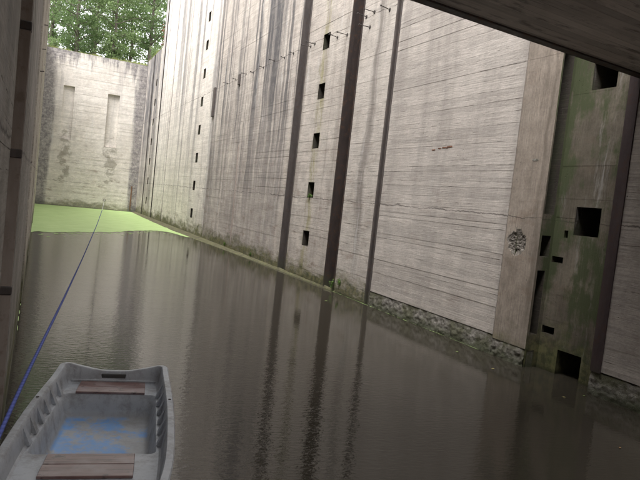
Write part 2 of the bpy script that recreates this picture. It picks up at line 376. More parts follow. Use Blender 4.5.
rubble(7.0, 7.76, .32, rw, seed=2); rubble(7.76, 12.02, .36, rw, seed=3)

# low mossy ledge of silt along the far foot of the wall
def ledge_w(y):
    k = [(13.8, .0), (16, .03), (19, .08), (23, .25), (28, .55), (32, .74), (37, .72), (43, .62), (50, .4)]
    for (a, p), (b, q) in zip(k, k[1:]):
        if a <= y <= b: return p+(q-p)*(y-a)/(b-a)
    return 0
def ledge():
    V = []; F = []; n = 420; mm_ = 10
    for i in range(n+1):
        y = 13.8+36.2*i/n; wd = ledge_w(y)*(1+.10*mnoise.noise(Vector((y*.9, 0, 0))))+.02*mnoise.noise(Vector((y*5, 1, 0)))
        for j in range(mm_+1):
            t = j/mm_; x = XR+.03-t*(max(.0, wd)+.05)
            z = .07*(1-t**1.5)-.03*t*t+.02*mnoise.fractal(Vector((x*6, y*4, 2)), .9, 2, 4)*(1-t*.6)
            V.append((x, y, z if j < mm_ else -.12))
        if i:
            for j in range(mm_): a = (i-1)*(mm_+1)+j; F.append((a, a+1, a+mm_+2, a+mm_+1))
    return mesh_obj('mossy_ledge', V, F, M['ledge'], rw, True)
def ledgemat():
    g = G('moss_and_silt'); v, x, y, z = g.pos(); n = g.noise(v, 3, 7, .7); f = g.noise(v, 20, 4, .7)
    col = g.mix(g.rng(n, .38, .6), (.06, .052, .032), (.115, .11, .05)); col = g.mix(g.rng(f, .5, .65, 0, .5), col, (.17, .15, .10))
    col = g.mix(g.math('MULTIPLY', g.rng(z, .015, .0), g.rng(n, .4, .6, .1, .6)), col, (.12, .17, .05))
    g.p('Base Color', col); g.p('Roughness', .9); g.p('Normal', g.bump(f, .9, .03)); return g.m
M['ledge'] = ledgemat(); ledge()
# broken-out patch on the pier and small spalls
def spall(y, z, ry, rz, seed, mat='rubble', depth=.03):
    V = [(XR-.004, y, z)]; F = []; n = 26; rings = 7
    V = []
    for j in range(rings+1):
        for k in range(n):
            a = 2*math.pi*k/n; r = j/rings
            rr = r*(1+.28*mnoise.noise(Vector((math.cos(a)*1.6, math.sin(a)*1.6, seed))))
            bumpy = mnoise.fractal(Vector((y+math.cos(a)*r*ry*18, z+math.sin(a)*r*rz*18, seed)), .8, 2, 4)*.018
            x = XR-.001-(.002+bumpy*.15)*max(0, 1-r**3)
            V.append((x, y+math.cos(a)*rr*ry, z+math.sin(a)*rr*rz))
    for j in range(rings):
        for k in range(n):
            F.append((j*n+k, j*n+(k+1) % n, (j+1)*n+(k+1) % n, (j+1)*n+k))
    return mesh_obj('broken_patch', V, F, M[mat], rw)
def rustmat():
    g = G('rust_patch'); v, x, y, z = g.pos(); n = g.noise(v, 14, 6, .7)
    g.p('Base Color', g.mix(g.rng(n, .35, .65), (.08, .035, .02), (.26, .12, .07))); g.p('Roughness', .9); g.p('Normal', g.bump(n, .6, .01)); return g.m
M['rust'] = rustmat()
panel('pier_jamb', M['moss'], rw, 6.99, XR, XR+D, ZB, TOP, axis='Y', sgn=1, seed=15, amp=0, thick=.5, sides=(0, 0),
      holes=[(XR+.03, XR+.25, 2.55, 5.4, .3), (XR+.05, XR+.22, .55, 1.62, .3), (XR+.04, XR+.2, -.3, .28, .3), (XR+.05, XR+.25, 1.85, 2.2, .3)])
def crater(y0, y1, z0, z1):
    n = 40; V = []; F = []; mi = []; cy, cz = (y0+y1)/2, (z0+z1)/2; D_ = {}
    for j in range(n+1):
        for i in range(n+1):
            y, z = y0+(y1-y0)*i/n, z0+(z1-z0)*j/n
            q = math.hypot((y-cy)/(y1-y0)*2, (z-cz)/(z1-z0)*2)/(.78+.26*mnoise.fractal(Vector((y*7, z*7, 2.2)), .9, 2, 4))
            d = 0 if q > 1 else .02*min(1, (1-q)*3)+.016*mnoise.fractal(Vector((y*22, z*22, 1)), .8, 2, 4)*min(1, (1-q)*4)
            D_[i, j] = q; V.append((XR+.0005+d, y, z))
    for j in range(n):
        for i in range(n):
            a = j*(n+1)+i; F.append((a+n+1, a+n+2, a+1, a)); mi.append(1 if D_[i, j] < 1.0 else 0)
    o = mesh_obj('broken_patch', V, F, M['pier'], rw); o.data.materials.append(M['broken'])
    o.data.polygons.foreach_set('material_index', mi); return o
tag(crater(7.20, 7.75, 1.74, 2.32), 'broken-out rough hollow in the pier')
for q, (yy, zz_, a_, b_) in enumerate(((9.62, 3.745, .10, .018), (9.80, 3.735, .08, .014), (9.95, 3.725, .05, .012), (10.15, 3.70, .07, .012), (9.7, 3.72, .03, .01))): spall(yy, zz_, a_, b_, 5.1+q, 'rust')
spall(7.3, 3.43, .08, .022, 6.2)

# steel pins left in the wall
def pin(y, z, ln=.16, tilt=0.0):
    mb = MB(); a = Vector((XR+.04, y, z)); b = Vector((XR-ln, y+tilt, z+.01))
    mb.tube([a, b], .010, 6); dr = (b-a).normalized(); mb.tube([b-dr*.008, b+dr*.014], .024, 6)
    mb.tube([Vector((XR-.005, y, z)), Vector((XR+.01, y, z))], .05, 8)
    return mb.build('anchor_pin', M['joint'], rw)
pr = random.Random(4)
for y in (18.6, 19.4, 20.4, 21.5, 22.7, 23.6, 25.0, 26.2): pin(y, 7.27+pr.uniform(-.05, .05), pr.uniform(.12, .2), pr.uniform(-.05, .05))
for y, z in ((17.2, 7.2), (15.35, 7.1), (14.75, 7.05), (13.5, 6.98), (13.35, 7.33), (13.75, 7.3), (16.9, 7.22), (12.6, 7.2)): pin(y, z, .3, pr.uniform(-.1, .1))
mb = MB(); mb.box(XR-.09, XR+.02, 28.05, 28.3, 5.95, 7.35, .01); mb.build('metal_plate', M['steelgrey'], rw)
mb = MB(); mb.box(XR-.06, XR+.02, 24.3, 24.5, 6.98, 7.42, .01); mb.build('metal_bracket', M['steelgrey'], rw)
# vertical iron pipe down the streaked panel
mb = MB(); mb.tube([(XR-.012, 23.45, .2), (XR-.012, 23.5, 2.4), (XR-.012, 23.62, 4.4)], .03, 6); mb.build('iron_pipe', M['jambbrown'], rw)

# ------------------------------------------------------------------ left wall
lw = empty('lock_wall', (0, 0, 0)); tag(lw, 'grey concrete lock wall seen edge-on with brown slot on the left', 'wall')
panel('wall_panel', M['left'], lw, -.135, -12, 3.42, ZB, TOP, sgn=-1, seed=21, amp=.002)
mb = MB(); mb.box(-1.4, -.5, 3.42, 5.25, ZB, TOP); mb.build('slot_back', M['jambbrown'], lw)
mb = MB(); mb.box(-.52, -.128, 5.25, 5.33, ZB, TOP); mb.build('slot_jamb', M['jambbrown'], lw)
for z in (2.45, 3.45, 1.35):
    mb = MB(); mb.box(-.30, -.122, 5.235, 5.36, z-.035, z+.035, .008); mb.build('steel_bracket', M['steelgrey'], lw)
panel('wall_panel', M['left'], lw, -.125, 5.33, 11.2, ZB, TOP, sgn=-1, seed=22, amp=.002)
jointstrip(11.2, 11.5, .03, 'steel', face=-.12, sgn=-1, parent=lw)
panel('wall_panel', M['leftpale'], lw, -.105, 11.5, 18, ZB, TOP, sgn=-1, seed=23, amp=.002)
panel('wall_panel', M['leftpale'], lw, -.085, 18, 30, ZB, TOP, sgn=-1, seed=24, amp=.002)
panel('wall_panel', M['leftpale'], lw, -.065, 30, 43.7, ZB, TOP, sgn=-1, seed=25, amp=.002)
panel('wall_panel', M['dark'], lw, -.055, 43.7, 50.6, ZB, LOW, sgn=-1, seed=26, amp=.002)
for i, z in enumerate((4.3, 4.9, 5.6, 6.4, 7.6, 8.8, 10.2)):
    mb = MB(); y = 13+i*.9; mb.tube([(-.2, y, z), (-.03, y, z+.02)], .010, 6); mb.build('anchor_pin', M['joint'], lw)

# ------------------------------------------------------------------ end walls
YE = 50.0
ew = empty('lock_wall', (0, 0, 0)); tag(ew, 'stained concrete end wall with two narrow niches below the trees', 'wall')
panel('wall_panel', M['end'], ew, YE, -.06, XR, ZB, 11.95, axis='Y', seed=31, seglen=2.5, amp=.008,
      holes=[(1.30, 2.10, 5.2, 9.3, .22), (4.55, 5.45, 5.0, 9.2, .22)])
mb = MB(); mb.box(6.90, 7.0, YE-.03, YE+.05, .1, 2.1); mb.build('corner_plate', steel('orange_rust', (.20, .10, .06), (.13, .08, .05)), ew)
bw = empty('lock_wall', (0, 0, 0)); tag(bw, 'added unseen concrete wall closing the lock chamber behind the bridge', 'wall')  # unseen wall, added to keep the near water and wall dark
panel('wall_panel', M['left'], bw, -12, -.06, XR, ZB, 9.0, axis='Y', sgn=-1, seed=32, seglen=2.5)

# ------------------------------------------------------------------ bridge slab overhead
def slabmat():
    g = G('bridge_soffit'); v, x, y, z = g.pos()
    yy = g.math('SUBTRACT', y, g.math('MULTIPLY', x, .068))
    bi = g.math('FLOOR', g.math('DIVIDE', yy, .12))
    tone = g.rng(g.white(g.xyz(bi, g.math('FLOOR', g.math('DIVIDE', x, 3.3)), 1.0)), 0, 1, .8, 1.2)
    gr = g.noise(g.xyz(g.math('MULTIPLY', x, 1.2), g.math('MULTIPLY', yy, 30), 0.0), 1, 4, .6)
    big = g.noise(v, .9, 6, .65)
    col = g.mix(g.rng(big, .38, .62), (.42, .37, .34), (.54, .49, .455))
    col = g.val(col, g.math('MULTIPLY', tone, g.rng(gr, .3, .7, .85, 1.1)))
    fr = g.math('FRACT', g.math('DIVIDE', yy, .12))
    seam = g.math('MULTIPLY', g.rng(g.math('ABSOLUTE', g.math('SUBTRACT', fr, .5)), .45, .5), g.rng(g.noise(v, 1.5, 3), .45, .6))
    col = g.mix(g.math('MULTIPLY', seam, .6), col, (.06, .05, .045))
    st = g.noise(g.xyz(g.math('MULTIPLY', x, 2.0), g.math('MULTIPLY', yy, 7), 2.0), 1, 5, .6)
    col = g.mix(g.math('MULTIPLY', g.rng(st, .56, .66), .6), col, (.075, .06, .055))
    g.p('Base Color', col); g.p('Roughness', .9); g.p('Normal', g.bump(g.math('SUBTRACT', gr, seam), .5, .012)); return g.m
M['slab'] = slabmat()
br = empty('bridge', (0, 0, 4.53)); tag(br, 'dark underside of the concrete bridge slab overhead at upper right', 'bridge')
def prism(name, pts, z0, z1, mat, parent, oz=0):
    n = len(pts); V = [(p[0], p[1], z0-oz) for p in pts]+[(p[0], p[1], z1-oz) for p in pts]
    F = [tuple(reversed(range(n))), tuple(range(n, 2*n))]+[(i, (i+1) % n, n+(i+1) % n, n+i) for i in range(n)]
    return mesh_obj(name, V, F, mat, parent)
ey = lambda x: 5.07+.068*x
prism('slab', [(-.12, 2.3), (7.39, 2.8), (7.39, ey(7.39)), (-.12, ey(-.12))], 4.545, 5.15, M['slab'], br, 4.53)
prism('edge_angle', [(-.12, ey(-.12)-.11), (7.385, ey(7.385)-.11), (7.385, ey(7.385)+.012), (-.12, ey(-.12)+.012)], 4.525, 4.62, M['steel'], br, 4.53)
prism('parapet', [(-.12, ey(-.12)-.3), (7.385, ey(7.385)-.3), (7.385, ey(7.385)-.06), (-.12, ey(-.12)-.06)], 5.15, 5.6, M['slab'], br, 4.53)

# ------------------------------------------------------------------ water, duckweed
def watermat():
    g = G('murky_water'); v, x, y, z = g.pos()
    n0 = g.noise(v, .35, 3, .5)
    g.p('Base Color', g.mix(g.rng(n0, .4, .6), (.032, .028, .021), (.038, .033, .025)))
    g.p('Roughness', .02); g.p('IOR', 1.333)
    # small wind ripples, with calmer patches towards the right wall
    cy, sy = math.cos(R_(-14)), math.sin(R_(-14))
    a = g.math('ADD', g.math('MULTIPLY', x, cy), g.math('MULTIPLY', y, sy)); b = g.math('SUBTRACT', g.math('MULTIPLY', y, cy), g.math('MULTIPLY', x, sy))
    r1 = g.noise(g.xyz(g.math('MULTIPLY', a, 9), g.math('MULTIPLY', b, 24), 0.0), 1, 3, .55, .4)
    r2 = g.noise(g.xyz(g.math('MULTIPLY', a, .9), g.math('MULTIPLY', b, 1.8), 3.0), 1, 2, .5, .3)
    calm = g.rng(g.math('ADD', x, g.rng(g.noise(v, .25, 3), .3, .7, -2.5, 2.5)), 1.0, 6.0, 1.0, .3)
    hgt = g.math('MULTIPLY', g.math('ADD', r1, g.math('MULTIPLY', r2, .8)), calm)
    g.p('Normal', g.bump(hgt, .22, .014))
    return g.m
o = mesh_obj('water', [(-1.0, -12.0, 0), (8.6, -12.0, 0), (8.6, 50.3, 0), (-1.0, 50.3, 0)], [(0, 1, 2, 3)], watermat()); tag(o, kind='structure')

def weedmat():
    g = G('duckweed'); v, x, y, z = g.pos()
    n = g.noise(v, 1.1, 5, .6); f = g.noise(g.xyz(x, g.math('MULTIPLY', y, .5), 0.0), 22, 3, .7)
    col = g.mix(g.rng(n, .35, .65), (.33, .46, .17), (.40, .53, .22))
    col = g.mix(g.math('MULTIPLY', g.rng(f, .5, .7), .35), col, (.25, .38, .10))
    g.p('Base Color', col); g.p('Roughness', .55); g.p('Normal', g.bump(f, .4, .006)); return g.m
M['weed'] = weedmat()
def duckweed():
    V = []; F = []; n = 180
    ctrl = [(-.13, 25.6), (1.2, 26.5), (2.44, 27.6), (3.58, 28.6), (4.2, 29.7), (5.0, 30.7), (5.9, 31.3), (6.3, 31.0), (6.5, 30.2), (6.62, 29.2), (6.75, 28.6), (7.38, 28.4)]
    for i in range(n+1):
        x = -.12+(7.37+.12)*(1-(1-i/n)**1.6)
        for q in range(len(ctrl)-1):
            if ctrl[q][0] <= x <= ctrl[q+1][0]: break
        t = (x-ctrl[q][0])/(ctrl[q+1][0]-ctrl[q][0]); yb = ctrl[q][1]*(1-t)+ctrl[q+1][1]*t
        yb += (mnoise.fractal(Vector((x*2.1, 0, 0)), .9, 2, 5)*.35+.08*mnoise.noise(Vector((x*21, 3, 0))))*min(1, max(0, (7.3-x)/1.2))
        V += [(x, yb, .006), (x, 50.0, .006)]
        if i: a = 2*i-2; F.append((a, a+2, a+3, a+1))
    nb = len(V); k = 0; rr = random.Random(2)
    # small rafts hugging the right wall and loose ones off the edge
    def raft(cx, cy, rx, ry):
        b = len(V); m_ = 9
        for q in range(m_):
            a = 2*math.pi*q/m_; s = rr.uniform(.6, 1.15); V.append((min(7.385, cx+rx*s*math.cos(a)), cy+ry*s*math.sin(a), .006))
        F.append(tuple(range(b, b+m_)))
    for i in range(70):
        y = rr.uniform(8.0, 14); raft(7.385-abs(rr.gauss(0, .008)), y, rr.uniform(.003, .009), rr.uniform(.04, .2))
    for i in range(90):
        x = rr.uniform(.1, 6.5); q = next(j for j in range(len(ctrl)-1) if ctrl[j][0] <= x <= ctrl[j+1][0]); yb = ctrl[q][1]
        raft(x, yb-abs(rr.gauss(0, .5))+.2, rr.uniform(.02, .12), rr.uniform(.02, .1))
    for i in range(40):
        raft(-.118+abs(rr.gauss(0, .004)), rr.uniform(9, 25), rr.uniform(.004, .008), rr.uniform(.05, .3))
    return mesh_obj('duckweed', V, F, M['weed'])
o = duckweed(); tag(o, 'bright green duckweed carpet on the water before the end wall', 'duckweed', kind='stuff')

# floating leaves
def leafmat(name, c):
    g = G(name); v, x, y, z = g.pos(); n = g.noise(v, 40, 3)
    g.p('Base Color', g.mix(g.rng(n, .35, .65), c, tuple(q*.6 for q in c))); g.p('Roughness', .5); return g.m
LM = [leafmat('leaf_yellow', (.42, .36, .13)), leafmat('leaf_brown', (.30, .17, .07)), leafmat('leaf_green', (.20, .28, .08))]
LV = []
for i in range(9):
    t = i/8; wd = .32*math.sin(math.pi*min(1, t*.97+.02))**.8
    LV.append((t-.5, wd, .05*math.sin(t*3))); LV.append((t-.5, 0, -.0)); LV.append((t-.5, -wd, .06*math.sin(t*3)))
LF = []
for i in range(8):
    for k in (0, 1): a = i*3+k; LF.append((a, a+1, a+4, a+3))
LV += [(-.5, .02, 0), (-.5, -.02, 0), (-.8, -.02, .03), (-.8, .02, .03)]; LF.append((27, 28, 29, 30))
def pix_ground(px, py, z=0.0):
    d = fwd+r2*((px-320)/FPX)-u2*((py-240)/FPX); t = (z-CAM_H)/d.z; return Vector((0, 0, CAM_H))+d*t
leaves = [((493, 369), 0, .07, 'yellowish leaf floating off the foot of the broad wall panel'), ((564, 397.5), 0, .06, 'pale leaf floating below the mossy recess'),
          ((584, 396), 2, .06, 'small green leaf floating at the steel corner of the recess'), ((620, 448), 1, .05, 'orange-brown leaf floating alone in the lower right corner'),
          ((326, 301), 2, .12, 'green leaf floating under the dark wide groove'), ((457, 352), 2, .07, 'green leaf floating close along the broad wall panel foot')]
for (px, mi, s, lab) in leaves:
    me = bpy.data.meshes.new('floating_leaf'); me.from_pydata(LV, [], LF); me.materials.append(LM[mi])
    o = link(bpy.data.objects.new('floating_leaf', me)); p = pix_ground(*px); o.location = (p.x, p.y, .006); o.scale = (s*.75,)*3; o.rotation_euler = (0, 0, px[0]*.7)
    tag(o, lab, 'leaf', 'leaves floating on the water')

# ------------------------------------------------------------------ boat
def boatmat():
    g = G('grey_moulded_plastic'); v, x, y, z = g.pos(True)
    n = g.noise(v, 3, 6, .65); f = g.noise(v, 60, 3, .6)
    col = g.mix(g.rng(n, .35, .65), (.32, .338, .37), (.39, .406, .435))
    sc = g.noise(g.xyz(g.math('MULTIPLY', x, 60), g.math('MULTIPLY', y, 4), 0.0), 1, 4, .7)
    col = g.mix(g.math('MULTIPLY', g.rng(sc, .6, .7), .3), col, (.42, .42, .42))
    d = g.noise(v, 5, 6, .75)
    col = g.mix(g.math('MULTIPLY', g.rng(d, .48, .68), .6), col, (.14, .125, .105))
    drip = g.noise(g.xyz(g.math('MULTIPLY', x, 14), g.math('MULTIPLY', y, 14), g.math('MULTIPLY', z, 1.5)), 1, 5, .7)
    col = g.mix(g.math('MULTIPLY', g.rng(drip, .54, .68), .4), col, (.16, .15, .14))
    scf = g.noise(v, 24, 6, .75)
    col = g.mix(g.math('MULTIPLY', g.math('MULTIPLY', g.rng(scf, .58, .66), g.rng(z, .40, .44)), .5), col, (.55, .55, .55))
    # well floor: mud film over worn blue paint
    fl = g.rng(z, .13, .07)
    col = g.mix(g.math('MULTIPLY', fl, g.rng(n, .35, .6, .35, .8)), col, (.29, .285, .275))
    bl = g.noise(v, 3.3, 7, .7)
    left = g.rng(x, .33, -.25, 0.0, .16)
    bm_ = g.math('MULTIPLY', g.rng(g.math('ADD', bl, left), .545, .63), g.rng(z, .085, .06))
    bm_ = g.math('MULTIPLY', bm_, g.rng(g.noise(v, 16, 5, .7), .35, .55, .4, .95))
    col = g.mix(g.math('MULTIPLY', bm_, .9), col, (.11, .29, .62))
    g.p('Base Color', col); g.p('Roughness', g.rng(d, .3, .7, .38, .6)); g.p('Normal', g.bump(f, .15, .003)); return g.m
M['boat'] = boatmat()
def woodmat():
    g = G('red_brown_planks'); v, x, y, z = g.pos(True)
    gr = g.noise(g.xyz(g.math('MULTIPLY', x, 2.5), g.math('MULTIPLY', y, 45), z), 1, 5, .6, .6); n = g.noise(v, 6, 4)
    col = g.mix(g.rng(gr, .3, .7), (.075, .033, .028), (.25, .155, .14)); col = g.mix(g.math('MULTIPLY', g.rng(n, .45, .65), .6), col, (.27, .215, .21)); kn = g.noise(v, 11, 5, .7); col = g.mix(g.math('MULTIPLY', g.rng(kn, .58, .66), .8), col, (.04, .022, .018))
    g.p('Base Color', col); g.p('Roughness', .34); g.p('Normal', g.bump(gr, .4, .004)); return g.m
M['wood'] = woodmat()
boat = empty('rowing_boat', (.85, 6.12, 0), 0)
tag(boat, 'grey plastic rowing boat with red-brown plank seats floating at lower left', 'boat')
# local frame: v runs from the far stern towards the camera (-y), u to the right
boat.rotation_euler = (0, 0, math.atan2(-.2, .98)); boat.scale = (1.075, 1.0, 1.0)
def L(u, v, z): return (u, -v, z)
LEN = 3.25
def halfw(v): 
    if v < 1.55: return .475+.067*math.sin(math.pi/2*v/1.55)
    t = (v-1.55)/(LEN-1.55); return .542*math.sqrt(max(0, 1-t**3.2))
def outline(n_side=44):
    pts = []; rc = .13
    vs_ = [rc+(LEN-rc)*(1-(1-i/n_side)**1.7) for i in range(n_side+1)]
    right = [(halfw(v), v) for v in vs_[:-1]]
    cr = [(.475-rc+.012+rc*math.sin(a), rc-rc*math.cos(a)) for a in [math.pi/2*k/7 for k in range(0, 7)]]
    st = [((.355)*k/6, 0) for k in range(0, 6)]
    half = st+cr+right
    tip = [(0.0, LEN)]
    return half+tip+[(-u, v) for u, v in reversed(half[1:])]
OUT = outline()
def inset(pts, d):
    n = len(pts); o = []
    for i in range(n):
        a, b = pts[i-1], pts[(i+1) % n]; tx, ty = b[0]-a[0], b[1]-a[1]; l = math.hypot(tx, ty); nx, ny = -ty/l, tx/l
        o.append((pts[i][0]+nx*d, pts[i][1]+ny*d))
    return o
if True:   # orientation check: inset must shrink
    t = inset(OUT, .05)
    if max(p[0] for p in t) > max(p[0] for p in OUT): OUT = [OUT[0]]+OUT[:0:-1]
def rimz(u, v):
    side = .45+.05*max(0, (v-1.8)/1.4)**2
    k = max(0, 1-v/.16); s = min(1, abs(u)/.43)
    tr = .405+.075*max(0, (s-.22)/.78)**1.25
    bumpz = .025*math.exp(-((v-.10)/.16)**2)*(s > .8)
    return side*(1-k)+tr*k+bumpz*(1-k)
def hull():
    bm = bmesh.new(); rings = []
    def ring(d, zf, sh=1.0):
        r = []
        for i, (u, v) in enumerate(inset(OUT, d)):
            r.append(bm.verts.new(L(u, v, zf(*OUT[i]))))
        rings.append(r); return r
    ring(.20, lambda u, v: -.14+.10*max(0, (v-2.2)/1.05)**2)
    ring(.12, lambda u, v: -.09+.12*max(0, (v-2.2)/1.05)**2)
    ring(.075, lambda u, v: .08)
    ring(.03, lambda u, v: rimz(u, v)-.05)
    ring(.004, lambda u, v: rimz(u, v)-.045)
    ring(.0, lambda u, v: rimz(u, v)-.012)
    ring(.008, lambda u, v: rimz(u, v))
    ring(.052, lambda u, v: rimz(u, v)+.003)
    ring(.062, lambda u, v: rimz(u, v)-.010)
    ring(.074, lambda u, v: .37 if v > .2 else .345)
    ring(.084, lambda u, v: .30)
    ring(.100, lambda u, v: .285)
    n = len(OUT)
    for a, b in zip(rings, rings[1:]):
        for i in range(n): bm.faces.new((a[i], a[(i+1) % n], b[(i+1) % n], b[i]))
    bm.faces.new(list(reversed(rings[0])))
    # deck with two wells
    edges = [bm.edges.get((rings[-1][i], rings[-1][(i+1) % n])) for i in range(n)]
    wells = []
    for (v0, v1, w0, w1) in ((.385, 1.70, .395, .425), (2.16, 2.86, .40, .26)):
        pts = []; rc = .06
        for (cu, cv, a0) in ((w0-rc, v0+rc, -90), (w1-rc, v1-rc, 0), (-w1+rc, v1-rc, 90), (-w0+rc, v0+rc, 180)):
            for k in range(6): a = R_(a0+90*k/5); pts.append((cu+rc*math.cos(a), cv+rc*math.sin(a)))
        vc, uc = (v0+v1)/2, 0
        def lp(sc, z): 
            return [bm.verts.new(L(p[0]-sc*p[0]/abs(p[0])*1.0 if abs(p[0]) > .01 else p[0], vc+(p[1]-vc)*(1-sc/((v1-v0)/2)), z)) for p in pts]
        prof = [lp(0, .285), lp(.008, .275), lp(.030, .16), lp(.046, .085), lp(.062, .062), lp(.085, .055)]
        m_ = len(pts)
        for a, b in zip(prof, prof[1:]):
            for i in range(m_): bm.faces.new((a[i], a[(i+1) % m_], b[(i+1) % m_], b[i]))
        bm.faces.new(prof[-1])
        edges += [bm.edges.get((prof[0][i], prof[0][(i+1) % m_])) for i in range(m_)]
    bmesh.ops.triangle_fill(bm, edges=edges, use_beauty=True)
    bmesh.ops.recalc_face_normals(bm, faces=bm.faces[:])
    me = bpy.data.meshes.new('hull'); bm.to_mesh(me); bm.free(); me.materials.append(M['boat'])
    for p in me.polygons: p.use_smooth = True
    try: me.set_sharp_from_angle(angle=R_(38))
    except Exception: pass
    return link(bpy.data.objects.new('hull', me), boat)
hull_obj = hull()
# stiffening ribs between deck edge and gunwale
for s in (-1, 1):
    for k in range(6):
        v = .47+.215*k; hw = halfw(v); bm = bmesh.new()
        A = [(hw-.066, .425), (hw-.118, .292), (hw-.07, .283)]
        V8 = [bm.verts.new(L(s*a, v+dv, z)) for dv in (-.032, .022) for a, z in A]
        V8[1].co.y += .024; V8[2].co.y += .01
        for f in ((0, 1, 2), (5, 4, 3), (0, 3, 4, 1), (1, 4, 5, 2), (2, 5, 3, 0)): bm.faces.new([V8[q] for q in f])
        bmesh.ops.recalc_face_normals(bm, faces=bm.faces[:]); mb = MB(); mb.addbm(bm); mb.build('side_rib', M['boat'], hull_obj)
def plank(v0, v1, w0, w1, z):
    bm = bmesh.new(); V = []
    for zz in (z, z+.022):
        V += [bm.verts.new(L(u, v, zz)) for u, v in ((-w0, v0), (w0, v0), (w1, v1), (-w1, v1))]
    for f in ((3, 2, 1, 0), (4, 5, 6, 7), (0, 1, 5, 4), (1, 2, 6, 5), (2, 3, 7, 6), (3, 0, 4, 7)): bm.faces.new([V[q] for q in f])
    bmesh.ops.recalc_face_normals(bm, faces=bm.faces[:])
    bmesh.ops.bevel(bm, geom=bm.edges[:], offset=.003, segments=1, affect='EDGES')
    mb = MB(); mb.addbm(bm); return mb.build('seat_plank', M['wood'], boat)
plank(.085, .235, .285, .29, .286); plank(.243, .395, .29, .292, .286)
plank(1.735, 1.90, .282, .285, .286); plank(1.908, 2.085, .285, .288, .286)
# motor notch pad on the transom
mb = MB(); mb.box(-.115, .105, -.075, -.045, .29, .383, .006); mb.build('motor_pad', steel('dark_rubber', (.05, .05, .055), (.07, .07, .075), ramt=.1), hull_obj)
mb = MB(); mb.box(-.40, .40, -.088, -.072, .284, .325, .006); mb.build('transom_step', M['boat'], hull_obj)
for s in (-1, 1):
    mb = MB(); vv = .97; hh = rimz(s*halfw(vv), vv); u = s*(halfw(vv)-.03); mb.tube([L(u, vv, hh-.01), L(u, vv, hh+.006)], .012, 10); mb.build('rowlock_socket', M['joint'], hull_obj)

# ------------------------------------------------------------------ rope and ring
def ropemat(name, a, b):
    g = G(name); v, x, y, z = g.pos()
    t = g.math('FRACT', g.math('ADD', g.math('MULTIPLY', y, 65), g.math('MULTIPLY', z, 190)))
    g.p('Base Color', g.mix(g.rng(t, .2, .7), a, b)); g.p('Roughness', .8); g.p('Normal', g.bump(t, .4, .003)); return g.m
A_, B_ = Vector((-.068, .40, 1.965)), Vector((4.93, 49.92, .82))
prof = [(.0, 1.965), (.0133, 1.955), (.0367, 1.89), (.0753, 1.80), (.2125, 1.54), (.55, 1.04), (.95, .85), (1.0, .82)]
def rz_(t):
    for (t0, z0), (t1, z1) in zip(prof, prof[1:]):
        if t0 <= t <= t1: return z0+(z1-z0)*(t-t0)/(t1-t0)
ts = [(i/120)**2 for i in range(121)]
zs_ = [rz_(t) for t in ts]
for _ in range(6): zs_ = [zs_[0]]+[(zs_[i-1]+zs_[i]*2+zs_[i+1])/4 for i in range(1, 120)]+[zs_[-1]]
pts = [Vector((A_.x+(B_.x-A_.x)*t, A_.y+(B_.y-A_.y)*t, z)) for t, z in zip(ts, zs_)]
rp = empty('mooring_rope', pts[0]); tag(rp, 'long blue rope stretched over the water to the end wall', 'rope')
for nm, pp, mt in (('blue_length', pts[:86], ropemat('blue_rope', (.035, .05, .2), (.07, .095, .32))), ('pale_length', pts[85:], ropemat('pale_rope', (.5, .5, .52), (.62, .62, .62)))):
    mb = MB(); mb.tube([p-pts[0] for p in pp], [.0032 if p.y < 4 else .0032+.0075*min(1, (p.y-4)/22) for p in pp], 8); mb.build(nm, mt, rp, True)
bm = bmesh.new()
mb = MB(); ring_pts = [(B_.x+.09*math.cos(a), YE-.06, .76+.09*math.sin(a)) for a in [2*math.pi*k/16 for k in range(17)]]
mb.tube(ring_pts, .014, 6); mb.tube([(B_.x, YE+.05, .85), (B_.x, YE-.075, .85)], .022, 6); o = mb.build('mooring_ring', M['joint'])
tag(o, 'small iron mooring ring on the end wall holding the rope', 'ring')

# ------------------------------------------------------------------ ground around the lock
def grassmat():
    g = G('grassy_ground'); v, x, y, z = g.pos(); n = g.noise(v, .5, 6, .65); f = g.noise(v, 14, 4, .7)
    col = g.mix(g.rng(n, .35, .65), (.06, .09, .025), (.11, .11, .05)); col = g.mix(g.rng(f, .45, .65), col, (.05, .06, .022))
    g.p('Base Color', col); g.p('Roughness', .95); g.p('Normal', g.bump(f, .8, .05)); return g.m
M['grass'] = grassmat()
GZ = 11.9
xs = [-400, -60, -1.25, 8.55, 70, 400]; ys = [-300, -60, -13.1, 51.1, 56, 75, 120, 500]
V = []; F = []
for j, y in enumerate(ys):
    for i, x in enumerate(xs): V.append((x, y, GZ+(.15 if y > 55 else 0)+(.8 if y > 100 else 0)))
for j in range(len(ys)-1):
    for i in range(len(xs)-1):
        if i == 2 and j == 2: continue
        a = j*len(xs)+i; F.append((a, a+1, a+1+len(xs), a+len(xs)))
b = len(V); V += [(-1.25, -13.1, -1.0), (8.55, -13.1, -1.0), (8.55, 51.1, -1.0), (-1.25, 51.1, -1.0)]
c = [2*len(xs)+2, 2*len(xs)+3, 3*len(xs)+3, 3*len(xs)+2]
for i in range(4): F.append((c[i], c[(i+1) % 4], b+(i+1) % 4, b+i))
o = mesh_obj('ground', V, F, M['grass']); tag(o, kind='structure')

